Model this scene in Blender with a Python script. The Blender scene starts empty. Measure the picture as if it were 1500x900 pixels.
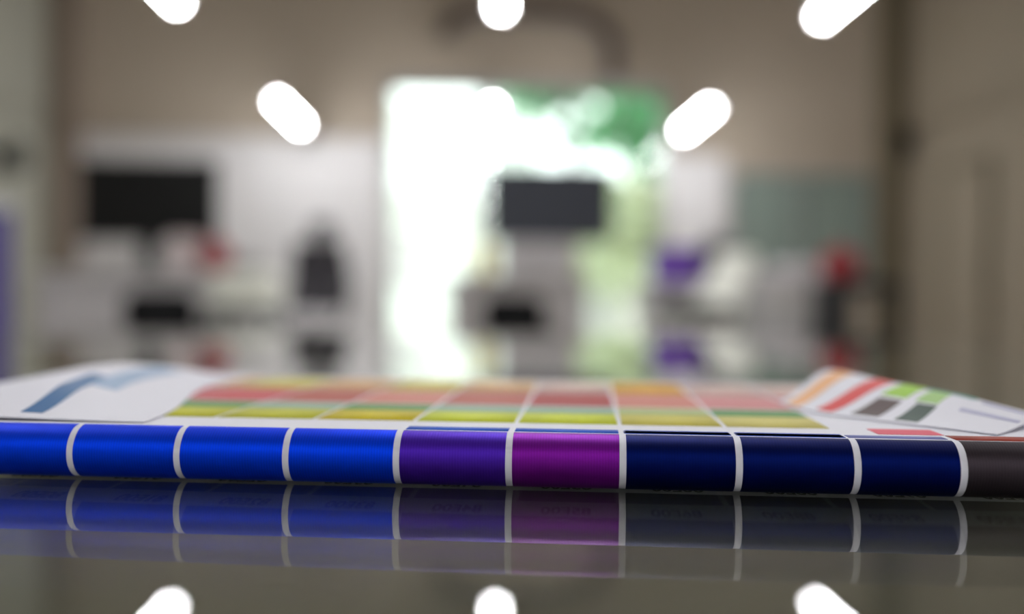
import bpy, bmesh, math, random
from mathutils import Vector, Matrix
random.seed(7)
C = bpy.context.scene.collection
PI = math.pi
rad = math.radians

# ------------------------------------------------------------------ camera
CAMZ = 0.598                       # camera height, just above the low glass table
TAB = 0.5476                      # table top height
cd = bpy.data.cameras.new('camera')
cd.lens = 35; cd.sensor_width = 36; cd.clip_start = 0.01; cd.clip_end = 200
cam = bpy.data.objects.new('camera', cd); C.objects.link(cam)
cam.location = (0, 0, CAMZ)
cam.rotation_euler = (Matrix.Rotation(rad(90-0.355), 3, 'X') @ Matrix.Rotation(rad(0.55), 3, 'Z')).to_euler()
cd.dof.use_dof = True
cd.dof.focus_distance = 0.263
cd.dof.aperture_fstop = 3.35
sc = bpy.context.scene
sc.camera = cam

# ------------------------------------------------------------------ world, exposure
w = bpy.data.worlds.new('overcast_sky'); sc.world = w; w.use_nodes = True
bg = w.node_tree.nodes['Background']
bg.inputs[0].default_value = (0.93, 1.0, 0.98, 1); bg.inputs[1].default_value = 3.9
TUBE = 76.0                       # emission of the fluorescent battens
sc.view_settings.view_transform = 'Standard'
sc.view_settings.look = 'None'
sc.view_settings.exposure = 0.0
sc.view_settings.gamma = 1.0
sc.view_settings.use_curve_mapping = False
cy = sc.cycles
cy.use_denoising = True
cy.max_bounces = 14; cy.diffuse_bounces = 5; cy.glossy_bounces = 8; cy.transmission_bounces = 10
cy.sample_clamp_indirect = 6.0
cy.blur_glossy = 0.3

ROT = rad(2.0)                    # the room is turned two degrees to the view
def room(x, y, z=0.0):
    return Vector((x*math.cos(ROT) - y*math.sin(ROT), x*math.sin(ROT) + y*math.cos(ROT), z))

# ------------------------------------------------------------------ materials
def srgb(r, g, b):
    f = lambda c: (c/255/12.92) if c/255 <= 0.04045 else ((c/255+0.055)/1.055)**2.4
    return (f(r), f(g), f(b), 1)
MATS = {}
def mat(name, col, rough=0.5, metal=0.0, var=0.06, scale=20, bump=0.0, bscale=200, spec=0.5, sheen=0.0):
    if name in MATS: return MATS[name]
    m = bpy.data.materials.new(name); m.use_nodes = True
    nt = m.node_tree; p = nt.nodes['Principled BSDF']
    p.inputs['Roughness'].default_value = rough
    p.inputs['Metallic'].default_value = metal
    p.inputs['Specular IOR Level'].default_value = spec
    if sheen: p.inputs['Sheen Weight'].default_value = sheen
    tc = nt.nodes.new('ShaderNodeTexCoord')
    n = nt.nodes.new('ShaderNodeTexNoise'); n.inputs['Scale'].default_value = scale; n.inputs['Detail'].default_value = 4
    nt.links.new(tc.outputs['Object'], n.inputs['Vector'])
    mx = nt.nodes.new('ShaderNodeMix'); mx.data_type = 'RGBA'
    mx.inputs['A'].default_value = tuple(c*(1-var) for c in col[:3]) + (1,)
    mx.inputs['B'].default_value = tuple(min(1, c*(1+var)) for c in col[:3]) + (1,)
    nt.links.new(n.outputs['Fac'], mx.inputs['Factor'])
    nt.links.new(mx.outputs['Result'], p.inputs['Base Color'])
    if bump:
        n2 = nt.nodes.new('ShaderNodeTexNoise'); n2.inputs['Scale'].default_value = bscale
        nt.links.new(tc.outputs['Object'], n2.inputs['Vector'])
        b = nt.nodes.new('ShaderNodeBump'); b.inputs['Strength'].default_value = bump; b.inputs['Distance'].default_value = 0.002
        nt.links.new(n2.outputs['Fac'], b.inputs['Height']); nt.links.new(b.outputs['Normal'], p.inputs['Normal'])
    MATS[name] = m
    return m

def satin(name, col, metal=0.75, rough=0.5):
    """ribbed satin cloth: colour, coloured sheen and a very fine vertical rib"""
    if name in MATS: return MATS[name]
    m = bpy.data.materials.new(name); m.use_nodes = True
    nt = m.node_tree; p = nt.nodes['Principled BSDF']
    p.inputs['Metallic'].default_value = metal; p.inputs['Roughness'].default_value = rough
    p.inputs['Specular IOR Level'].default_value = 0.15
    tc = nt.nodes.new('ShaderNodeTexCoord')
    wv = nt.nodes.new('ShaderNodeTexWave'); wv.wave_type = 'BANDS'; wv.bands_direction = 'X'
    wv.inputs['Scale'].default_value = 420; wv.inputs['Distortion'].default_value = 1.2; wv.inputs['Detail'].default_value = 2
    nt.links.new(tc.outputs['Object'], wv.inputs['Vector'])
    nz = nt.nodes.new('ShaderNodeTexNoise'); nz.inputs['Scale'].default_value = 130
    nt.links.new(tc.outputs['Object'], nz.inputs['Vector'])
    ad = nt.nodes.new('ShaderNodeMath'); ad.operation = 'MULTIPLY_ADD'; ad.inputs[1].default_value = 0.55; 
    nt.links.new(wv.outputs['Fac'], ad.inputs[0]); 
    ml = nt.nodes.new('ShaderNodeMath'); ml.operation = 'MULTIPLY'; ml.inputs[1].default_value = 0.45
    nt.links.new(nz.outputs['Fac'], ml.inputs[0]); nt.links.new(ml.outputs[0], ad.inputs[2])
    mx = nt.nodes.new('ShaderNodeMix'); mx.data_type = 'RGBA'
    mx.inputs['A'].default_value = tuple(c*0.87 for c in col[:3]) + (1,)
    mx.inputs['B'].default_value = tuple(min(1, c*1.15) for c in col[:3]) + (1,)
    nt.links.new(ad.outputs[0], mx.inputs['Factor']); nt.links.new(mx.outputs['Result'], p.inputs['Base Color'])
    b = nt.nodes.new('ShaderNodeBump'); b.inputs['Strength'].default_value = 0.12; b.inputs['Distance'].default_value = 0.0002
    nt.links.new(ad.outputs[0], b.inputs['Height']); nt.links.new(b.outputs['Normal'], p.inputs['Normal'])
    MATS[name] = m
    return m

def emit(name, col, s):
    m = bpy.data.materials.new(name); m.use_nodes = True
    p = m.node_tree.nodes['Principled BSDF']
    p.inputs['Base Color'].default_value = (0.9, 0.9, 0.9, 1)
    p.inputs['Emission Color'].default_value = col; p.inputs['Emission Strength'].default_value = s
    return m

def pane_mat(name, tint):
    m = bpy.data.materials.new(name); m.use_nodes = True
    nt = m.node_tree; nt.nodes.clear()
    o = nt.nodes.new('ShaderNodeOutputMaterial'); mix = nt.nodes.new('ShaderNodeMixShader')
    t = nt.nodes.new('ShaderNodeBsdfTransparent'); t.inputs[0].default_value = tint
    g = nt.nodes.new('ShaderNodeBsdfGlossy'); g.inputs['Roughness'].default_value = 0.02
    f = nt.nodes.new('ShaderNodeFresnel'); f.inputs[0].default_value = 1.45
    nt.links.new(f.outputs[0], mix.inputs[0]); nt.links.new(t.outputs[0], mix.inputs[1]); nt.links.new(g.outputs[0], mix.inputs[2])
    nt.links.new(mix.outputs[0], o.inputs[0])
    return m

def tile_mat():
    m = bpy.data.materials.new('floor_tile'); m.use_nodes = True
    nt = m.node_tree; p = nt.nodes['Principled BSDF']; p.inputs['Roughness'].default_value = 0.16
    tc = nt.nodes.new('ShaderNodeTexCoord'); b = nt.nodes.new('ShaderNodeTexBrick')
    b.offset = 0; b.inputs['Scale'].default_value = 1.0
    b.inputs['Brick Width'].default_value = 0.6; b.inputs['Row Height'].default_value = 0.6
    b.inputs['Mortar Size'].default_value = 0.004
    b.inputs['Color1'].default_value = srgb(196, 194, 190); b.inputs['Color2'].default_value = srgb(190, 188, 184)
    b.inputs['Mortar'].default_value = srgb(150, 148, 144)
    nt.links.new(tc.outputs['Object'], b.inputs['Vector']); nt.links.new(b.outputs['Color'], p.inputs['Base Color'])
    return m

M_wall_hi = mat('beige_wall_paint', srgb(182, 169, 153), 0.8, var=0.03, scale=1.5, bump=0.1)
M_wall_lo = mat('white_wall_paint', srgb(216, 213, 213), 0.7, var=0.02, scale=2, bump=0.1)
M_wall_l = mat('grey_green_wall_paint', srgb(164, 163, 150), 0.8, var=0.03, scale=1.5)
M_wall_r = mat('tan_wall_paint', srgb(142, 130, 113), 0.8, var=0.03, scale=1.5)
M_ceil = mat('ceiling_paint', srgb(150, 140, 126), 0.9, var=0.02, scale=1)
M_brown = mat('brown_trim_paint', srgb(138, 124, 112), 0.6, var=0.05)
M_olive = mat('olive_trim_paint', srgb(110, 100, 80), 0.6, var=0.05)
M_alu = mat('aluminium', srgb(190, 192, 194), 0.35, 0.9, var=0.03)
M_steel = mat('chrome', srgb(205, 205, 208), 0.2, 1.0, var=0.02)
M_white = mat('white_laminate', srgb(214, 212, 212), 0.4, var=0.02)
M_lgrey = mat('light_grey_plastic', srgb(206, 202, 204), 0.45, var=0.03)
M_fgrey = mat('filing_grey_enamel', srgb(150, 146, 144), 0.5, var=0.03)
M_grey = mat('grey_laminate', srgb(205, 200, 199), 0.5, var=0.03)
M_black = mat('black_plastic', srgb(20, 20, 21), 0.45, var=0.2)
M_blackcloth = mat('black_cloth', srgb(26, 26, 28), 0.9, var=0.2, scale=60, bump=0.3, spec=0.2)
M_screen = mat('black_screen', srgb(8, 8, 9), 0.35, var=0.1, spec=0.3)
M_slate = mat('slate_plastic', srgb(44, 48, 58), 0.5, var=0.1)
M_mesh = mat('charcoal_mesh', srgb(74, 72, 76), 0.9, var=0.25, scale=80, bump=0.3, spec=0.2)
M_cream = mat('cream_plastic', srgb(250, 251, 240), 0.5, var=0.02)
M_red = mat('dull_red_cloth', srgb(158, 42, 54), 0.75, var=0.12, scale=30)
M_pink = mat('pale_pink_paper', srgb(216, 200, 200), 0.7, var=0.03)
M_purple = mat('purple_cloth', srgb(118, 70, 190), 0.7, var=0.1, scale=30)
M_banner = mat('violet_banner_print', srgb(78, 70, 128), 0.6, var=0.08)
M_yellow = mat('yellow_plastic', srgb(206, 184, 70), 0.4, var=0.05)
M_dgreen = mat('dark_green_metal', srgb(44, 62, 60), 0.5, var=0.1)
M_board = mat('green_grey_board', srgb(136, 150, 142), 0.3, var=0.05, scale=2)
M_duct = mat('mauve_duct_paint', srgb(96, 84, 80), 0.6, var=0.06)
M_paper = mat('white_chart_paper', srgb(226, 226, 236), 0.55, var=0.015, scale=200, spec=0.35)
M_ink = mat('grey_code_ink', srgb(6, 7, 7), 0.7, var=0.05)
M_under = mat('dark_board', srgb(128, 130, 114), 0.6, var=0.05)
M_tube = emit('tube_diffuser', (0.97, 0.98, 1.0, 1), TUBE)
M_leaf = [mat('leaf_'+n, srgb(*c), 0.5, var=0.3, scale=3) for n, c in
          (('mid', (112, 176, 128)), ('pale', (204, 212, 180)), ('dark', (90, 150, 104)))]
M_bark = mat('bark', srgb(110, 94, 76), 0.9, var=0.2)
M_concrete = mat('pale_concrete', srgb(214, 212, 204), 0.9, var=0.05, scale=2)
M_render = mat('white_render', srgb(240, 242, 240), 0.9, var=0.02, scale=2)
M_pot = mat('white_glaze', srgb(246, 246, 240), 0.3, var=0.01)
g = bpy.data.materials.new('clear_glass'); g.use_nodes = True
gp = g.node_tree.nodes['Principled BSDF']
gp.inputs['Base Color'].default_value = (0.975, 0.99, 0.975, 1)
gp.inputs['Transmission Weight'].default_value = 1.0; gp.inputs['Roughness'].default_value = 0.0; gp.inputs['IOR'].default_value = 1.5
M_glass = g

# ------------------------------------------------------------------ mesh helpers
def link(name, bm, m, parent=None, smooth=False, loc=None, rot=None):
    me = bpy.data.meshes.new(name)
    bmesh.ops.recalc_face_normals(bm, faces=bm.faces[:])
    bm.to_mesh(me); bm.free()
    if smooth:
        for p in me.polygons: p.use_smooth = True
    me.materials.append(m)
    o = bpy.data.objects.new(name, me); C.objects.link(o)
    if parent: o.parent = parent
    if loc is not None: o.location = loc
    if rot is not None: o.rotation_euler = rot
    return o
def thing(name, label, cat, loc=(0, 0, 0), rz=0.0, group=None):
    o = bpy.data.objects.new(name, None); C.objects.link(o)
    o.empty_display_size = 0.05
    o.location = loc; o.rotation_euler = (0, 0, rz)
    o['label'] = label; o['category'] = cat
    if group: o['group'] = group
    return o
def tag(o, label, cat, group=None):
    o['label'] = label; o['category'] = cat
    if group: o['group'] = group
    return o
def struct(name, bm, m, label=None, cat=None):
    o = link(name, bm, m, rot=(0, 0, ROT)); o['kind'] = 'structure'
    if label: o['label'] = label; o['category'] = cat
    return o
def box(bm, x0, x1, y0, y1, z0, z1, bev=0.0, mtx=None):
    r = bmesh.ops.create_cube(bm, size=1.0)
    vs = r['verts']
    for v in vs:
        v.co = Vector((x0 + (v.co.x+.5)*(x1-x0), y0 + (v.co.y+.5)*(y1-y0), z0 + (v.co.z+.5)*(z1-z0)))
    if bev:
        es = list({e for v in vs for e in v.link_edges})
        rr = bmesh.ops.bevel(bm, geom=es, offset=bev, segments=2, affect='EDGES', profile=0.5)
        vs = list({v for f in rr['faces'] for v in f.verts} | {v for v in vs if v.is_valid})
    if mtx is not None:
        for v in vs: v.co = mtx @ v.co
    return vs
def B(*a, bev=0.0, mtx=None):
    bm = bmesh.new(); box(bm, *a, bev=bev, mtx=mtx); return bm
def tube(bm, pts, r, n=12, closed=False):
    rings = []
    pts = [Vector(p) for p in pts]
    for i, p in enumerate(pts):
        a = pts[max(0, i-1)]; b = pts[min(len(pts)-1, i+1)]
        if closed: a = pts[i-1]; b = pts[(i+1) % len(pts)]
        t = (b-a).normalized()
        up = Vector((0, 0, 1)) if abs(t.z) < 0.95 else Vector((0, 1, 0))
        s = t.cross(up).normalized(); u = s.cross(t)
        rr = r[i] if isinstance(r, (list, tuple)) else r
        rings.append([bm.verts.new(p + (s*math.cos(2*PI*k/n) + u*math.sin(2*PI*k/n))*rr) for k in range(n)])
    m = len(rings)
    for i in range(m if closed else m-1):
        A, D = rings[i], rings[(i+1) % m]
        for k in range(n): bm.faces.new((A[k], A[(k+1) % n], D[(k+1) % n], D[k]))
    if not closed:
        bm.faces.new(rings[0][::-1]); bm.faces.new(rings[-1])
def T(pts, r, n=12, closed=False):
    bm = bmesh.new(); tube(bm, pts, r, n, closed); return bm
def lathe(prof, n=24, c=(0, 0, 0)):
    bm = bmesh.new(); rings = []
    for (r, z) in prof:
        rings.append([bm.verts.new((c[0]+r*math.cos(2*PI*k/n), c[1]+r*math.sin(2*PI*k/n), c[2]+z)) for k in range(n)])
    for A, D in zip(rings, rings[1:]):
        for k in range(n): bm.faces.new((A[k], A[(k+1) % n], D[(k+1) % n], D[k]))
    bm.faces.new(rings[0][::-1]); bm.faces.new(rings[-1])
    return bm
def slab(f, n0, n1, th):
    """closed thin sheet: f(i/n0, j/n1) -> (point, normal)"""
    bm = bmesh.new(); top = []; bot = []; sides = []
    for i in range(n0+1):
        a = []; b = []
        for j in range(n1+1):
            p, n = f(i/n0, j/n1); p = Vector(p); n = Vector(n)
            a.append(bm.verts.new(p)); b.append(bm.verts.new(p - n*th))
        top.append(a); bot.append(b)
    for i in range(n0):
        for j in range(n1):
            bm.faces.new((top[i][j], top[i+1][j], top[i+1][j+1], top[i][j+1])).smooth = True
            bm.faces.new((bot[i][j], bot[i][j+1], bot[i+1][j+1], bot[i+1][j])).smooth = True
    for i in range(n0):
        for j in (0, n1): sides.append(bm.faces.new((top[i][j], top[i+1][j], bot[i+1][j], bot[i][j])))
    for j in range(n1):
        for i in (0, n0): sides.append(bm.faces.new((top[i][j], top[i][j+1], bot[i][j+1], bot[i][j])))
    for f in sides:
        for e in f.edges: e.smooth = False
    return bm
def pad(x0, x1, y0, y1, z0, z1, bulge=0.02, n=10):
    """cushion: rounded box with softly domed faces"""
    bm = bmesh.new(); bmesh.ops.create_cube(bm, size=2.0)
    bmesh.ops.subdivide_edges(bm, edges=bm.edges[:], cuts=n-1, use_grid_fill=True)
    c = Vector(((x0+x1)/2, (y0+y1)/2, (z0+z1)/2)); h = Vector(((x1-x0)/2, (y1-y0)/2, (z1-z0)/2))
    e = 4.0
    for v in bm.verts:
        x, y, z = v.co
        k = (abs(x)**e + abs(y)**e + abs(z)**e) ** (1/e)
        v.co = c + Vector((x/k*h.x, y/k*h.y, z/k*h.z))
    return bm

# ------------------------------------------------------------------ the room (room coordinates, turned by ROT)
XL, XR, YB, YF, HC = -5.26, 5.41, -4.5, 12.6, 4.9
OX0, OX1, OZ = -1.16, 2.40, 3.38            # entrance opening in the far wall
struct('floor', B(XL-.2, XR+.2, YB-.2, YF+.25, -0.1, 0), tile_mat())
struct('ceiling', B(XL-.2, XR+.2, YB-.2, YF+.25, HC, HC+.1), M_ceil)
bm = bmesh.new()
box(bm, XL-.2, OX0, YF, YF+.25, 0, HC); box(bm, OX1, XR+.2, YF, YF+.25, 0, HC); box(bm, OX0, OX1, YF, YF+.25, OZ, HC)
struct('wall_back', bm, M_wall_hi)
struct('wall_left', B(XL-.2, XL, YB-.2, YF, 0, HC), M_wall_l)
struct('wall_right', B(XR, XR+.2, YB-.2, YF, 0, HC), M_wall_r)
struct('wall_front', B(XL-.2, XR+.2, YB-.2, YB, 0, HC), M_wall_lo)
# white lower panelling on either side of the entrance, with a cap
for k, (x0, x1, z1) in enumerate(((XL+.32, OX0-.02, 2.58), (OX1+.02, 3.16, 2.42))):
    b = B(x0, x1, YF-.03, YF-.002, 0.1, z1)
    o = struct('trim_%d' % (k+1), b, M_wall_lo)
    c = link('cap_rail', B(x0, x1, YF-.045, YF-.002, z1, z1+.04), M_wall_lo, o)
struct('trim_3', B(XL+.002, XL+.30, YF-.30, YF-.002, 0, HC-.002), M_brown)
struct('trim_4', B(XR-.34, XR-.002, YF-.30, YF-.002, 0, HC-.002), M_olive)
struct('baseboard_left', B(XL, XL+.015, YB, YF-.3, 0, .1), M_wall_lo)
struct('baseboard_right', B(XR-.015, XR, YB, YF-.31, 0, .1), M_olive)
bm = bmesh.new(); box(bm, XL+.3, OX0, YF-.015, YF-.002, 0, .1); box(bm, OX1, XR-.34, YF-.015, YF-.002, 0, .1)
struct('baseboard_back', bm, M_lgrey)
# interior glazed panel to the right of the entrance
win = struct('window_2', B(3.24, 4.98, YF-.03, YF-.004, 0.95, 2.24), M_board)
bm = bmesh.new()
for a in ((3.2, 5.02, .91, .96), (3.2, 5.02, 2.23, 2.28), (3.2, 3.25, .96, 2.23), (4.97, 5.02, .96, 2.23), (4.09, 4.13, .96, 2.23)):
    box(bm, a[0], a[1], YF-.06, YF-.004, a[2], a[3])
link('window_frame', bm, M_alu, win)
# the sliding glass entrance
P_glass = pane_mat('door_glass', (0.95, 0.98, 0.97, 1))
ent = struct('door_1', B(OX0, OX1, YF+.06, YF+.20, OZ-.07, OZ), M_alu)
bm = bmesh.new(); box(bm, OX0, OX0+.04, YF+.06, YF+.2, 0, OZ-.07); box(bm, OX1-.04, OX1, YF+.06, YF+.2, 0, OZ-.07)
link('jamb', bm, M_alu, ent)
for k in range(3):
    a = OX0+.04 + k*(OX1-OX0-.08)/3; b = a + (OX1-OX0-.08)/3
    y = YF+.09 + .04*(k % 2)
    bm = bmesh.new()
    box(bm, a, a+.045, y, y+.03, .01, OZ-.07); box(bm, b-.045, b, y, y+.03, .01, OZ-.07)
    box(bm, a+.045, b-.045, y, y+.03, .01, .09); box(bm, a+.045, b-.045, y, y+.03, OZ-.13, OZ-.07)
    f = link('door_leaf', bm, M_alu, ent)
    link('pane', B(a+.045, b-.045, y+.011, y+.019, .09, OZ-.13), P_glass, f)
# door in the right wall
d2 = struct('door_2', B(XR-.05, XR-.004, 10.35, 11.30, 0.01, 2.1), M_wall_r)
bm = bmesh.new(); box(bm, XR-.07, XR-.003, 10.27, 10.35, 0, 2.18); box(bm, XR-.07, XR-.003, 11.30, 11.38, 0, 2.18); box(bm, XR-.07, XR-.003, 10.35, 11.30, 2.1, 2.18)
link('door_frame', bm, M_olive, d2)
bm = T([(XR-.05, 10.45, 1.0), (XR-.10, 10.45, 1.0), (XR-.10, 10.57, 1.0)], .012, 8); link('door_handle', bm, M_steel, d2)

# ------------------------------------------------------------------ fluorescent battens on cables
def batten():
    t = thing('tube_light', '', 'ceiling light')
    link('housing', B(-.03, .03, -.82, .82, .031, .075, bev=.008), M_white, t)
    bm = bmesh.new(); n = 12; rings = []
    for y in (-.81, .81):
        rings.append([bm.verts.new((.035*math.cos(PI + PI*k/n), y, .03+.045*math.sin(PI + PI*k/n))) for k in range(n+1)])
    for k in range(n): bm.faces.new((rings[0][k], rings[0][k+1], rings[1][k+1], rings[1][k]))
    bm.faces.new((rings[0][0], rings[1][0], rings[1][n], rings[0][n])); bm.faces.new(rings[0]); bm.faces.new(rings[1])
    link('diffuser', bm, M_tube, t)
    for s in (-1, 1):
        link('end_cap', B(-.05, .05, s*.815-.008, s*.815+.008, -.02, .076, bev=.003), M_white, t)
        link('suspension_cable', T([(0, s*.45, .075), (0, s*.45, HC-2.68)], .003, 6), M_alu, t)
    return t
def dup(root, loc, rz, label, group=None):
    r = root.copy(); C.objects.link(r); r.location = loc; r.rotation_euler = (0, 0, rz); r['label'] = label
    if group: r['group'] = group
    for ch in list(root.children):
        c = ch.copy(); C.objects.link(c); c.parent = r
        for gch in ch.children:
            d = gch.copy(); C.objects.link(d); d.parent = c
    return r
b0 = None
LAB = {(0, 0): 'white batten light in the far row, left of the entrance', (0, 1): 'white batten light in the far row, in front of the bright entrance',
       (0, 2): 'white batten light in the far row, right of the entrance', (1, 0): 'white batten light cut by the frame top, upper left',
       (1, 1): 'white batten light cut by the frame top, at the middle', (1, 2): 'white batten light cut by the frame top, upper right'}
for r, (yc, dz) in enumerate(((11.32, 0), (6.38, 0), (1.85, 0), (-2.9, 0))):  # the last two rows are unseen, added to light the room
    for k, x in enumerate((-2.16, .15, 2.51)):
        lab = LAB.get((r, k)) or 'added white batten light %s, %s, unseen outside the frame' % (('over the glass table', 'behind the camera')[r-2], ('left', 'middle', 'right')[k])
        p = room(x, yc + (0.06 if k == 2 and r == 1 else 0), 2.69)
        if b0 is None:
            b0 = batten(); b0.location = p; b0.rotation_euler = (0, 0, ROT); b0['label'] = lab; b0['group'] = 'hanging batten lights'
        else: dup(b0, p, ROT, lab, 'hanging batten lights')

# ------------------------------------------------------------------ wall fittings
t = thing('exhaust_duct', 'dark mauve duct arching over the top of the bright entrance', 'duct', room(0, YF, 0), ROT)
pts = [(-.42, -.14, 3.9), (-.40, -.14, 4.0), (-.34, -.14, 4.10), (-.22, -.14, 4.17), (0, -.14, 4.21), (.5, -.14, 4.22), (1.0, -.14, 4.21), (1.35, -.14, 4.15),
       (1.55, -.14, 4.02), (1.66, -.14, 3.84), (1.68, -.14, 3.6), (1.68, -.14, OZ+.02)]
link('pipe', T(pts, .11, 16), M_duct, t, smooth=True)
link('flange', lathe([(.14, 0), (.14, .03)], 20, (1.68, -.14, OZ+.03)), M_duct, t)
link('flange', lathe([(.14, 0), (.14, .03)], 20, (-.42, -.14, 3.88)), M_duct, t)
for x, z in ((-.41, 3.95), (.5, 4.22), (1.68, 3.7)): link('bracket', B(x-.02, x+.02, -.05, -.002, z-.03, z+.03), M_duct, t)

t = thing('wall_fan', 'black caged wall fan on the left wall at the frame edge', 'fan', room(XL, 11.05, 2.12), ROT)
link('mount', B(.002, .10, -.05, .05, -.09, .09, bev=.01), M_black, t)
link('motor', T([(.10, 0, 0), (.22, 0, 0)], .08, 16), M_black, t)
for k in range(3):
    a = k*2*PI/3
    m_ = Matrix.Rotation(a, 4, 'X') @ Matrix.Rotation(.4, 4, 'Z')
    link('blade', B(.245, .252, -.08, .08, .03, .18, mtx=Matrix.Rotation(a, 4, 'X')), M_black, t)
bm = bmesh.new()
for xx, rr in ((.21, .19), (.25, .20), (.29, .19), (.31, .12), (.315, .05)):
    tube(bm, [(xx, rr*math.cos(2*PI*k/28), rr*math.sin(2*PI*k/28)) for k in range(28)], .004, 6, True)
for k in range(16):
    a = 2*PI*k/16; q = lambda x, r: (x, r*math.cos(a), r*math.sin(a))
    tube(bm, [q(.315, .05), q(.31, .12), q(.29, .19), q(.25, .20), q(.21, .19), q(.19, .07)], .003, 5)
link('cage', bm, M_black, t)

t = thing('wall_speaker', 'dark olive loudspeaker high on the right corner column', 'speaker', room(XR-.17, YF-.30, 2.42), ROT)
link('cabinet', B(-.12, .12, -.19, -.03, 0, .34, bev=.012), M_olive, t)
link('grille', B(-.10, .10, -.20, -.19, .02, .32, bev=.003), M_blackcloth, t)
link('bracket', B(-.03, .03, -.03, -.002, .12, .22), M_black, t)

# ------------------------------------------------------------------ outside the entrance
o = link('forecourt_ground', B(-14, 14, YF+.26, 40, -.12, -.02), M_concrete, rot=(0, 0, ROT)); o['kind'] = 'structure'
t = thing('white_building', 'overexposed white building across the forecourt behind the entrance', 'building', room(-3.2, 23, -.02), ROT)
link('facade', B(-6, 4.6, 0, 4, 0, 5.2), M_render, t)
link('canopy', B(-6, 4.8, -1.2, 0, 2.9, 3.05), M_render, t)
for k in range(3):
    f = link('window_frame', B(-4.6+k*2.6, -3.2+k*2.6, -.03, .02, .9, 2.2), M_alu, t)
    link('pane', B(-4.52+k*2.6, -3.28+k*2.6, -.04, -.03, .98, 2.12), M_lgrey, f)
def tree(label, x, y, h, cr, cz, n, lm, seed, leaf=.16, group='trees outside the entrance'):
    rnd = random.Random(seed)
    t = thing('garden_tree', label, 'tree', room(x, y, -.02), 0, group)
    tr = [(0, 0, 0), (.05, .02, h*.3), (-.03, 0, h*.6), (.02, .02, cz)]
    bm = bmesh.new(); tube(bm, tr, [.13, .11, .08, .04], 10)
    for k in range(6):
        a = k*1.05; z0 = h*(.42+.07*k)
        tube(bm, [(0, 0, z0), (math.cos(a)*cr*.4, math.sin(a)*cr*.4, z0+.3), (math.cos(a)*cr*.75, math.sin(a)*cr*.75, z0+.6)], [.05, .035, .012], 6)
    link('trunk', bm, M_bark, t)
    bm = bmesh.new()
    cl = [Vector((rnd.gauss(0, .42)*cr, rnd.gauss(0, .42)*cr, cz+rnd.gauss(0, .40)*(h-cz))) for _ in range(26)]
    for _ in range(n):
        c = rnd.choice(cl); p = c + Vector((rnd.gauss(0, .24), rnd.gauss(0, .24), rnd.gauss(0, .2)))*cr*.6
        u = Vector((rnd.gauss(0, 1), rnd.gauss(0, 1), rnd.gauss(0, .6))).normalized()
        v = u.cross(Vector((rnd.gauss(0, 1), rnd.gauss(0, 1), rnd.gauss(0, 1)))).normalized()
        s = leaf*rnd.uniform(.6, 1.2)
        q = [bm.verts.new(p + u*a*s + v*b*s*.5) for a, b in ((-1, 0), (0, 1), (1, 0), (0, -1))]
        bm.faces.new(q)
    f = link('foliage', bm, lm, t); f['kind'] = 'stuff'
tree('tall mid green tree at the upper right of the entrance', 2.95, 18.0, 5.5, 1.0, 4.1, 4200, M_leaf[0], 1)
tree('second green tree standing behind the upper middle of the entrance', 1.9, 20.0, 6.2, 1.2, 5.3, 1800, M_leaf[0], 2)
tree('pale yellow-green bush low at the right of the entrance', 2.85, 16.2, 2.7, .75, 1.6, 3200, M_leaf[1], 3, .13)
tree('dark green tree furthest back beyond the right of the entrance', 4.6, 21.0, 5.4, 1.3, 3.9, 1800, M_leaf[2], 4)
t = thing('hedge', 'long pale green hedge across the back of the forecourt', 'hedge', room(1.8, 23.5, -.02), ROT)
bm = bmesh.new(); rnd = random.Random(9)
for _ in range(9000):
    p = Vector((rnd.uniform(0, 7), rnd.uniform(-.6, .4), rnd.uniform(.1, 3.5) + rnd.gauss(0, .12)))
    u = Vector((rnd.gauss(0, 1), rnd.gauss(0, 1), rnd.gauss(0, 1))).normalized(); v = u.cross(Vector((rnd.gauss(0, 1), rnd.gauss(0, 1), 1))).normalized()
    k = rnd.uniform(.09, .17)
    bm.faces.new([bm.verts.new(p + u*a*k + v*b*k*.55) for a, b in ((-1, 0), (0, 1), (1, 0), (0, -1))])
f = link('foliage', bm, M_leaf[1], t); f['kind'] = 'stuff'
bm = bmesh.new()
for k in range(12): tube(bm, [(.3+k*.58, 0, 0), (.32+k*.58, .03, 1.6), (.28+k*.58, 0, 3.0)], [.04, .03, .012], 6)
link('stems', bm, M_bark, t)
def pot(x, y, z, s, label):  # white pots added to give bright blurred spots beyond the entrance
    t = thing('added_pot', label, 'plant pot', room(x, y, z), 0, 'added white pots outside the entrance')
    link('bowl', lathe([(.10*s, 0), (.16*s, .08*s), (.19*s, .2*s), (.17*s, .33*s), (.18*s, .36*s), (.15*s, .36*s), (.13*s, .25*s)], 20), M_pot, t, smooth=True)
    bm = bmesh.new(); rnd = random.Random(int(x*100))
    for k in range(14):
        a = rnd.uniform(0, 6.28); l = rnd.uniform(.15, .3)*s
        p = [Vector((0, 0, .25*s)), Vector((math.cos(a)*l*.4, math.sin(a)*l*.4, .25*s+l*.8)), Vector((math.cos(a)*l, math.sin(a)*l, .25*s+l*.9))]
        tube(bm, p, [.006, .012, .002], 4)
    link('leaves', bm, M_leaf[1], t)
pot(1.76, 13.6, -.02, 1.9, 'white planter added for a bright spot, largest and nearest the entrance at right of the desk')
pot(2.26, 14.5, -.02, 1.4, 'smaller white planter added for a bright spot, to the right of the largest one')

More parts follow.
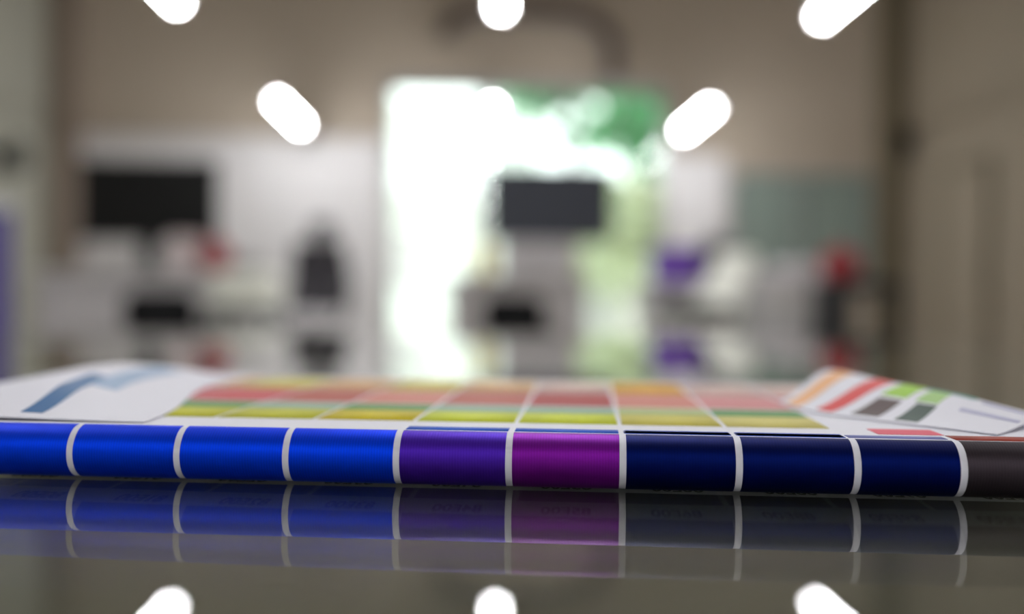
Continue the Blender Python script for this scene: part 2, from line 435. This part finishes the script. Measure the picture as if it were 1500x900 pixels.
# ------------------------------------------------------------------ office furniture
def desk(name, label, loc, wd, dp, h, mtop, mside, cat='desk'):
    t = thing(name, label, cat, loc, ROT)
    link('tabletop', B(-wd/2, wd/2, 0, dp, h-.03, h, bev=.004), mtop, t)
    for s in (-1, 1): link('side_panel', B(s*(wd/2-.04)-.014, s*(wd/2-.04)+.014, .04, dp-.04, 0, h-.03), mside, t)
    link('modesty_panel', B(-wd/2+.054, wd/2-.054, .10, .118, .14, h-.03), mside, t)
    return t
def monitor(label, loc, wd, ht, zlow, mb, ms, rz=ROT):
    t = thing('monitor', label, 'monitor', loc, rz, 'desktop monitors')
    link('casing', B(-wd/2, wd/2, -.012, .022, zlow, zlow+ht, bev=.006), mb, t)
    link('screen', B(-wd/2+.008, wd/2-.008, -.0145, -.012, zlow+.018, zlow+ht-.008), ms, t)
    link('rear_housing', B(-wd*.28, wd*.28, .02, .055, zlow+ht*.15, zlow+ht*.8, bev=.01), mb, t)
    link('neck', B(-.055, .055, .0, .045, .012, zlow+ht*.5, bev=.006), mb, t)
    link('foot', B(-.13, .13, -.07, .12, 0, .014, bev=.005), mb, t)
    return t
def star_base(t, r, m):
    for k in range(5):
        a = 2*PI*k/5 + .3
        e = (math.cos(a)*r, math.sin(a)*r)
        link('base_arm', T([(0, 0, .11), (e[0]*.5, e[1]*.5, .10), (e[0], e[1], .075)], [.028, .02, .014], 8), m, t)
        link('caster', T([(e[0]-.02*math.sin(a), e[1]+.02*math.cos(a), .03), (e[0]+.02*math.sin(a), e[1]-.02*math.cos(a), .03)], .03, 14), M_black, t)
def low_chair(label, loc, rz):
    t = thing('task_chair', label, 'chair', loc, rz, 'low black task chairs')
    link('seat', pad(-.20, .20, -.2, .2, .40, .47), M_blackcloth, t, True)
    link('backrest', pad(-.17, .17, -.235, -.185, .44, .63), M_blackcloth, t, True)
    link('back_bar', T([(0, -.05, .395), (0, -.2, .40), (0, -.245, .46), (0, -.24, .54)], .014, 8), M_black, t)
    link('gas_column', T([(0, 0, .10), (0, 0, .26), (0, 0, .40)], [.03, .025, .016], 12), M_black, t)
    star_base(t, .26, M_black)
    return t
desk('office_desk', 'white office desk under the black monitor at left', (-2.06, 5.55, 0), 1.24, .68, .75, M_white, M_lgrey)
monitor('wide black monitor on the white desk at left', (-2.13, 5.83, .751), .80, .47, .18, M_black, M_screen)
t = thing('document_box', 'small white box beside the left monitor', 'box', (-1.87, 5.70, .751), ROT+.1)
link('carton', B(-.08, .08, -.05, .05, 0, .17, bev=.004), M_pink, t); link('lid', B(-.084, .084, -.054, .054, .17, .20, bev=.004), M_pink, t)
def bag(name, label, loc, wd, dp, ht, m, grp=None):
    t = thing(name, label, 'bag', loc, ROT)
    link('pouch', pad(-wd/2, wd/2, -dp/2, dp/2, 0, ht), m, t, True)
    link('front_pocket', pad(-wd*.36, wd*.36, -dp*.62, -dp*.38, ht*.08, ht*.52), m, t, True)
    link('handle', T([(-wd*.18, 0, ht*.95), (-wd*.15, 0, ht*1.12), (0, 0, ht*1.2), (wd*.15, 0, ht*1.12), (wd*.18, 0, ht*.95)], .008, 8), m, t, True)
    return t
bag('red_pouch', 'small dull red bag on the white desk beside the box', (-1.71, 5.74, .752), .15, .12, .17, M_red)
low_chair('low black task chair in front of the white desk at left', (-1.66, 4.85, 0), 0.1)
t = thing('filing_cabinet', 'grey filing cabinet against the wall behind the cream cushions', 'cabinet', (-1.86, 6.62, 0), ROT)
link('carcass', B(-.31, .12, 0, .45, .03, .88, bev=.004), M_fgrey, t)
link('plinth', B(-.29, .10, .02, .43, 0, .03), M_black, t)
for k in range(3):
    d = link('drawer', B(-.29, .10, -.018, 0, .06+k*.275, .06+k*.275+.26, bev=.003), M_fgrey, t)
    link('handle', T([(-.16, -.018, .20+k*.275), (-.16, -.045, .20+k*.275), (-.03, -.045, .20+k*.275), (-.03, -.018, .20+k*.275)], .006, 8), M_steel, d)
t = thing('low_stool', 'dark green metal stool under the cream crate', 'stool', (-1.42, 5.32, 0), ROT)
link('seat', B(-.17, .17, -.15, .15, .50, .53, bev=.006), M_dgreen, t)
for sx in (-1, 1):
    for sy in (-1, 1):
        link('leg', T([(sx*.15, sy*.13, .50), (sx*.18, sy*.16, 0)], .016, 8), M_dgreen, t)
t = thing('cushion_stack', 'two cream cushions stacked on the dark stool beside the white desk', 'cushions', (-1.42, 5.32, .531), ROT)
link('cushion', pad(-.19, .19, -.17, .17, 0, .11), M_cream, t, True)
link('cushion', pad(-.185, .18, -.16, .165, .105, .215), M_cream, t, True)
t = thing('mesh_chair', 'tall charcoal office chair with narrow headrest against the white wall', 'chair', (-1.41, 6.80, 0), 2.9)
link('seat', pad(-.24, .24, -.24, .24, .42, .50), M_lgrey, t, True)
def bk(a, b):
    x = (a-.5)*(.46 - .10*b*b); z = .52 + b*.48
    y = -.25 - .05*math.sin(b*PI) + .10*(a-.5)**2*4*.5
    return (x, y, z), (0, -1, 0)
link('backrest', slab(bk, 10, 10, .03), M_mesh, t)
link('headrest', pad(-.09, .09, -.29, -.24, 1.02, 1.16), M_mesh, t, True)
link('spine', T([(0, -.10, .41), (0, -.29, .44), (0, -.34, .60), (0, -.315, .85), (0, -.28, 1.06)], .018, 8), M_black, t)
for s in (-1, 1): link('armrest', T([(s*.23, .0, .43), (s*.29, .0, .5), (s*.29, .0, .66), (s*.29, -.12, .68), (s*.29, .12, .68)], .018, 8), M_black, t)
link('gas_column', T([(0, 0, .10), (0, 0, .28), (0, 0, .42)], [.035, .028, .018], 12), M_black, t); star_base(t, .30, M_black)

desk('reception_desk', 'grey desk in front of the bright entrance', (.04, 6.05, 0), .90, .70, .75, M_grey, M_grey)
monitor('slate monitor on the grey desk before the bright entrance', (.245, 6.48, .751), .82, .49, .235, M_slate, M_slate)
t = thing('desktop_printer', 'light grey printer on the grey desk below the slate monitor', 'printer', (.17, 6.12, .751), ROT)
link('body', B(-.24, .22, 0, .28, 0, .17, bev=.012), M_lgrey, t)
link('scanner_lid', B(-.235, .215, .005, .27, .172, .215, bev=.008), M_lgrey, t)
link('paper_tray', B(-.18, .16, -.03, 0, .03, .05, bev=.003), M_white, t)
link('control_panel', B(-.08, .06, -.008, 0, .11, .15), M_grey, t)
t = thing('yellow_bottle', 'yellow bottle at the left of the grey printer', 'bottle', (-.175, 6.2, .751), 0)
link('bottle_body', lathe([(.06, 0), (.065, .01), (.065, .15), (.035, .18), (.022, .19)], 20), M_yellow, t, True)
link('cap', lathe([(.026, .19), (.026, .235), (.02, .24)], 20), M_yellow, t, True)
low_chair('low black task chair in front of the grey reception desk', (.04, 5.40, 0), -.15)

desk('side_desk', 'white desk carrying the purple box right of the entrance', (1.12, 6.05, 0), .62, .6, .72, M_white, M_lgrey)
t = thing('purple_box', 'purple cloth storage box on the white desk right of the entrance', 'box', (1.01, 6.2, .721), ROT)
link('box_body', B(-.135, .135, -.1, .1, 0, .17, bev=.008), M_purple, t); link('lid', B(-.14, .14, -.105, .105, .17, .215, bev=.008), M_purple, t)
bag('backpack', 'dark grey backpack on the white desk behind the tilted white chair', (1.30, 6.35, .721), .22, .16, .28, M_mesh)
t = thing('shell_chair', 'white shell chair with tilted back and black cushion right of the entrance', 'chair', (1.0, 5.15, 0), .55)
def sh(a, b):
    # side-on shell leaning back to the right
    z = .50 + b*.34; x = .03 + b*.22 + .02*math.sin(b*PI); y = (a-.5)*(.30-.06*b)
    return (x, y, z), (1, 0, -.6)
link('shell_back', slab(sh, 8, 8, .05), M_cream, t)
link('seat_shell', B(-.30, .08, -.2, .2, .48, .51, bev=.01), M_cream, t)
link('cushion', pad(-.24, .05, -.19, .19, .511, .60), M_blackcloth, t, True)
for sx, x in ((-1, -.22), (1, .06)):
    for sy in (-1, 1): link('leg', T([(x, sy*.15, .485), (x+sx*.06, sy*.19, 0)], [.016, .012], 8), M_black, t)
t = thing('low_cabinet', 'white low cabinet under the office copier', 'cabinet', (1.73, 6.1, 0), ROT)
link('carcass', B(-.24, .24, 0, .45, .04, .55, bev=.004), M_white, t); link('plinth', B(-.22, .22, .02, .43, 0, .04), M_grey, t)
for s in (-1, 1):
    d = link('cabinet_door', B(s*.12-.115, s*.12+.115, -.016, 0, .06, .53), M_white, t)
    link('knob', lathe([(.010, 0), (.012, .01), (.012, .015)], 10, (s*.03, -.03, .40)), M_steel, d)
t = thing('office_copier', 'pale grey copier on the white low cabinet', 'copier', (1.72, 6.13, .551), ROT)
link('body', B(-.22, .22, 0, .40, 0, .20, bev=.012), M_lgrey, t)
link('scanner_lid', B(-.215, .215, .01, .39, .202, .26, bev=.015), M_lgrey, t)
link('document_feeder', B(-.02, .20, .08, .36, .26, .31, bev=.015), M_lgrey, t)
link('output_tray', B(-.20, .08, -.05, 0, .05, .07, bev=.004), M_cream, t)
t = thing('side_table', 'black side table with a thick left panel by the right wall', 'table', (1.98, 5.5, 0), ROT)
link('tabletop', B(-.20, .20, 0, .40, .66, .73, bev=.004), M_black, t)
link('side_panel', B(-.20, -.10, .0, .40, 0, .66, bev=.003), M_black, t)
for y in (.02, .36): link('leg', B(.165, .195, y, y+.03, 0, .66, bev=.002), M_black, t)
link('stretcher', B(.17, .19, .05, .36, .12, .14), M_black, t)
bag('red_bag', 'dull red bag standing on the black side table', (1.87, 5.68, .731), .20, .14, .17, M_red)

t = thing('roll_up_banner', 'violet banner stand showing a sliver at the left frame edge', 'banner', (-1.84, 3.05, 0), .15)
link('base', B(-.32, .32, -.06, .06, 0, .06, bev=.01), M_alu, t)
link('fabric', B(-.29, .29, -.004, .004, .06, .86), M_banner, t)
link('top_rail', B(-.30, .30, -.012, .012, .86, .885, bev=.003), M_alu, t)
link('pole', T([(0, .03, .06), (0, .03, .87)], .01, 8), M_alu, t)

# ------------------------------------------------------------------ glass table
GT = 0.0185
t = thing('glass_table', 'low table with a thick dark reflecting glass top', 'table', (0, .62, 0), 0)
link('glass_top', B(-1.15, 1.15, -.82, .86, TAB-GT, TAB, bev=.0015), M_glass, t)
link('base_board', B(-1.13, 1.13, -.80, .84, TAB-GT-.033, TAB-GT-.003), M_under, t)
bm = bmesh.new()
for s in (-1, 1): box(bm, s*1.08-.02, s*1.08+.02, -.75, .79, TAB-GT-.085, TAB-GT-.034)
for y in (-.75, .75): box(bm, -1.06, 1.06, y, y+.04, TAB-GT-.085, TAB-GT-.034)
link('frame', bm, M_black, t)
for sx in (-1, 1):
    for y in (-.74, .78):
        l = link('leg', B(sx*1.08-.022, sx*1.08+.022, y-.022, y+.022, .01, TAB-GT-.086, bev=.004), M_black, t)
        link('foot_pad', lathe([(.024, 0), (.024, .01)], 14, (sx*1.08, y, 0)), M_black, l)
for sx in (-1, 1):
    for y in (-.6, .64): link('spacer', lathe([(.012, 0), (.012, .003)], 12, (sx*1.0, y, TAB-GT-.003)), M_black, t)

# ------------------------------------------------------------------ the folded colour chart
PSI = rad(-4.3); R = 0.0072; D0 = 0.2691
ch = thing('colour_chart', 'folded fabric colour chart with blue, purple and navy swatches along its fold', 'colour chart', (0, D0, TAB), PSI)
Z0 = 0.0004
def prof(s, off=0.0):
    """s: arc length from the top of the fold; < 0 runs back along the top, > pi R runs back underneath"""
    L = PI*R
    if s < 0: return Vector((0, -s, 2*R + Z0 + off)), Vector((0, 0, 1))
    if s > L: return Vector((0, s-L, Z0 - off)), Vector((0, 0, -1))
    a = PI/2 - s/R
    n = Vector((0, -math.cos(a), math.sin(a)))
    return Vector((0, 0, R + Z0)) + n*(R+off), n
def sval(s0, s1):
    L = PI*R; out = [s0]
    k = [-0.17, -.1, -.05, -.02] + [L*i/28 for i in range(29)] + [L+.02, L+.06, L+.12]
    return [s0] + [x for x in k if s0+1e-5 < x < s1-1e-5] + [s1]
def strip(u0, u1, s0, s1, off, th, nu=1):
    ss = sval(s0, s1)
    def f(a, b):
        j = round(b*(len(ss)-1)); p, n = prof(ss[j], off); p = p.copy(); p.x = u0 + a*(u1-u0); return p, n
    return slab(f, nu, len(ss)-1, th)
link('sheet', strip(-.158, .156, -.175, PI*R+.15, 0, .0003, 2), M_paper, ch)
Rin = R
link('inner_layer', B(-.154, .152, .004, .16, .0025, .0115, bev=.004), M_paper, ch)
for nm, c in dict(blue=(0, 62, 232), indigo=(72, 32, 168), purple=(118, 20, 146), navy=(3, 18, 84), charcoal=(62, 55, 61)).items():
    satin('swatch_'+nm, srgb(*c), *((.90, .50) if nm in ('navy', 'charcoal') else (.78, .48)))
PITCH = .0300; LW = .0018
bounds = [-.1575, -.15, -.12, -.09, -.06, -.03, 0, .03, .06, .09, .1165, .1465]
cols = ['blue', 'blue', 'blue', 'blue', 'blue', 'indigo', 'purple', 'navy', 'navy', 'navy', 'charcoal']
LA = PI*R
S0, S1 = .0002, R*(PI/2 + rad(76))
for k, c in enumerate(cols):
    a, b = bounds[k]+LW/2, bounds[k+1]-LW/2
    o = link('fabric_swatch', strip(a, b, S0, S1, .00012, .0001, 2), MATS['swatch_'+c], ch)
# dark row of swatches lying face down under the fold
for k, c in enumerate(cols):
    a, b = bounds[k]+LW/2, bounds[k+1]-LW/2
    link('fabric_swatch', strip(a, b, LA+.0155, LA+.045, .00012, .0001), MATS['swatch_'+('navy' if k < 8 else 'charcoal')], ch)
# printed codes on the white strip under the fold
codes = ['79E00', '80E00', '81E00', '82E00', '83E00', '84E00', '85E00', '86E00', '88E00', '89E00', '90E00']
for k, tx in enumerate(codes):
    if k == 0: continue
    cu = bpy.data.curves.new('code', 'FONT'); cu.body = tx; cu.size = 1.0; cu.align_x = 'CENTER'; cu.resolution_u = 3; cu.offset = .022
    to = bpy.data.objects.new('code', cu); C.objects.link(to)
    me = bpy.data.meshes.new_from_object(to.evaluated_get(bpy.context.evaluated_depsgraph_get()))
    bpy.data.objects.remove(to)
    bm = bmesh.new(); bm.from_mesh(me)
    xs = [v.co.x for v in bm.verts]; wx = max(xs)-min(xs); xm = (max(xs)+min(xs))/2
    uc = (bounds[k]+bounds[k+1])/2
    for v in bm.verts:
        u = uc - (v.co.x-xm)/wx*.0138; s = LA + .0006 + (v.co.y/.72)*.0082
        p, n = prof(s, .00008); v.co = Vector((u, p.y, p.z))
    link('printed_code', bm, M_ink, ch)
# rows of small swatches on the flat top, seen at a grazing angle
def flatsw(u0, u1, v0, v1, rgb, name):
    m = mat('print_'+name, srgb(*rgb), 0.6, var=0.06, scale=300, spec=0.3)
    link('fabric_swatch', strip(u0, u1, -v1, -v0, .00012, .0001), m, ch)
yel = [('olive', (136, 156, 30)), ('lemon', (196, 196, 50)), ('lemon', (196, 196, 50)), ('gold', (208, 190, 20)), ('lime_yellow', (206, 216, 50)), ('lime_yellow', (206, 216, 50)), ('sand', (206, 196, 90)), ('straw', (214, 204, 120)), ('straw', (214, 204, 120)), ('amber', (226, 170, 40)), ('straw', (214, 204, 120))]
tea = ['sage', 'moss', 'sage', 'moss', 'sage', 'sage', 'sand_green', 'moss', 'moss', 'orange', 'sage']
tc = dict(sage=(150, 180, 160), moss=(96, 150, 90), sand_green=(176, 190, 130), orange=(222, 110, 40))
red = [('rose', (196, 84, 90)), ('rose', (196, 84, 90)), ('brick', (180, 96, 84)), ('salmon', (206, 134, 120)), ('brick', (180, 96, 84)), ('rust', (170, 66, 66)), ('salmon', (206, 134, 120)), ('dusty_pink', (206, 140, 140)), ('dusty_pink', (206, 140, 140)), ('rose', (196, 84, 90)), ('rose', (196, 84, 90))]
pea = [('peach', (220, 180, 130)), ('butter', (216, 204, 110)), ('peach', (220, 180, 130)), ('butter', (216, 204, 110)), ('peach', (220, 180, 130)), ('blush', (214, 186, 176)), ('amber', (226, 170, 40)), ('blush', (214, 186, 176)), ('blush', (214, 186, 176)), ('blush', (214, 186, 176)), ('blush', (214, 186, 176))]
for k in range(11):
    a, b = -.15 + .03*k + LW*.35, -.12 + .03*k - LW*.35
    if a < .07: flatsw(a, b, .021, .0475, yel[k][1], yel[k][0])
    if a < .07: flatsw(a, b, .0485, .066, tc[tea[k]], tea[k])
    if a < .10: flatsw(a, b, .069, .118, red[k][1], red[k][0])
    if a < .10: flatsw(a, b, .121, .168, pea[k][1], pea[k][0])
for k in range(4, 8):
    a, b = -.15 + .03*k + LW/2, -.12 + .03*k - LW/2
    flatsw(a, b, .0018, .0085, (8, 84, 206), 'azure')
for a, b in ((.09, .1156), (.0305, .0592), (.0605, .0890)): flatsw(a, b, .0022, .0072, (120, 126, 186), 'lilac_blue')
flatsw(.1175, .146, .0014, .010, (150, 52, 34), 'red_brown')
flatsw(.100, .1175, .0105, .022, (222, 96, 116), 'coral_pink')

# ------------------------------------------------------------------ curled pages lying on the chart
def smooth(x): x = max(0, min(1, x)); return x*x*(3-2*x)
ZT = 2*R + Z0 + .0006
def left_h(q, v):
    """q: distance from the page's right edge towards the left"""
    rise = smooth(q/.055)*.0078
    fall = smooth((q-.040)/.045)*.0062
    back = 1.0
    return (rise - fall)*(.06 + .94*smooth((v+.002)/.05))*back
def pl(q0, q1, v0, v1, off=0.0, whole=False):
    def f(a, b):
        q = q0 + a*(q1-q0); v = v0 + b*(v1-v0)
        if whole: v = v0 + b*(v1 - .012*smooth(q/.03) - 1.35*max(0, q-.028) - v0)
        edge = -.104 - .026*smooth(v/.13)
        return (edge - q, v, ZT + left_h(q, v) + off), (0, 0, 1)
    return f
pg = thing('curled_page', 'white curled chart page with a blue band at left on the chart', 'paper', (0, D0, TAB), PSI, 'curled chart pages')
link('page', slab(pl(0, .105, .004, .172, 0, True), 40, 30, .0004), M_paper, pg)
link('blue_band', slab(pl(.033, .0395, .010, .090, .0002), 4, 20, .0002), mat('print_teal_blue', srgb(0, 92, 150), .5, var=.06), pg)
link('pale_blue_band', slab(pl(.024, .0335, .060, .15, .0002), 4, 20, .0002), mat('print_pale_blue', srgb(150, 176, 206), .5, var=.06), pg)

# the page runs from a foot line on the chart up to a ridge further back: (w, foot u, ridge u, ridge v, ridge height)
KEYS = [(.012, .132, .156, .040, .0018), (.030, .117, .140, .062, .0060), (.057, .0945, .1255, .086, .0080), (.079, .0895, .1185, .118, .0090), (.094, .0885, .1160, .136, .0088)]
def key(w):
    for a, b in zip(KEYS, KEYS[1:]):
        if w <= b[0] or b is KEYS[-1]:
            t = (w - a[0])/(b[0]-a[0]); return [a[i] + t*(b[i]-a[i]) for i in range(5)]
def pr(p0, p1, w0, w1, off=0.0):
    def f(a, b):
        w = w0 + b*(w1-w0); p = p0 + a*(p1-p0)
        _, uf, ur, vr, h = key(w)
        u = uf + p*(ur-uf); v = w + p*(vr-w)
        z = h*smooth(p) if p <= 1 else h*(1 - 6*(p-1)**2)
        return (u, v, ZT + z + off), (-.3, -.1, 1)
    return f
pg = thing('curled_page', 'curled chart page with orange, red and lime stripes at right on the chart', 'paper', (0, D0, TAB), PSI, 'curled chart pages')
link('page', slab(pr(0, 1.20, .012, .094), 40, 44, .0004), M_paper, pg)
for nm, c, p0, p1, v0, v1 in (('apricot', (236, 176, 120), .04, 1.04, .075, .086), ('scarlet', (214, 48, 46), .10, 1.04, .0555, .0635), ('maroon', (60, 26, 22), .12, .55, .0425, .0500),
                              ('lime', (150, 200, 36), .62, 1.06, .0425, .0510), ('bottle_green', (16, 56, 40), .10, .55, .0315, .0375), ('pale_green', (160, 200, 120), .60, .95, .0320, .0390),  # maroon and bottle_green: dark patches low on the slope
                              ('teal', (84, 160, 150), .97, 1.08, .026, .042), ('lilac', (176, 176, 206), .55, .62, .013, .026), ('lilac', (176, 176, 206), .90, .98, .013, .024)):
    link('colour_stripe', slab(pr(p0, p1, v0, v1, .0002), 12, 4, .0002), mat('print_'+nm, srgb(*c), .5, var=.05), pg)
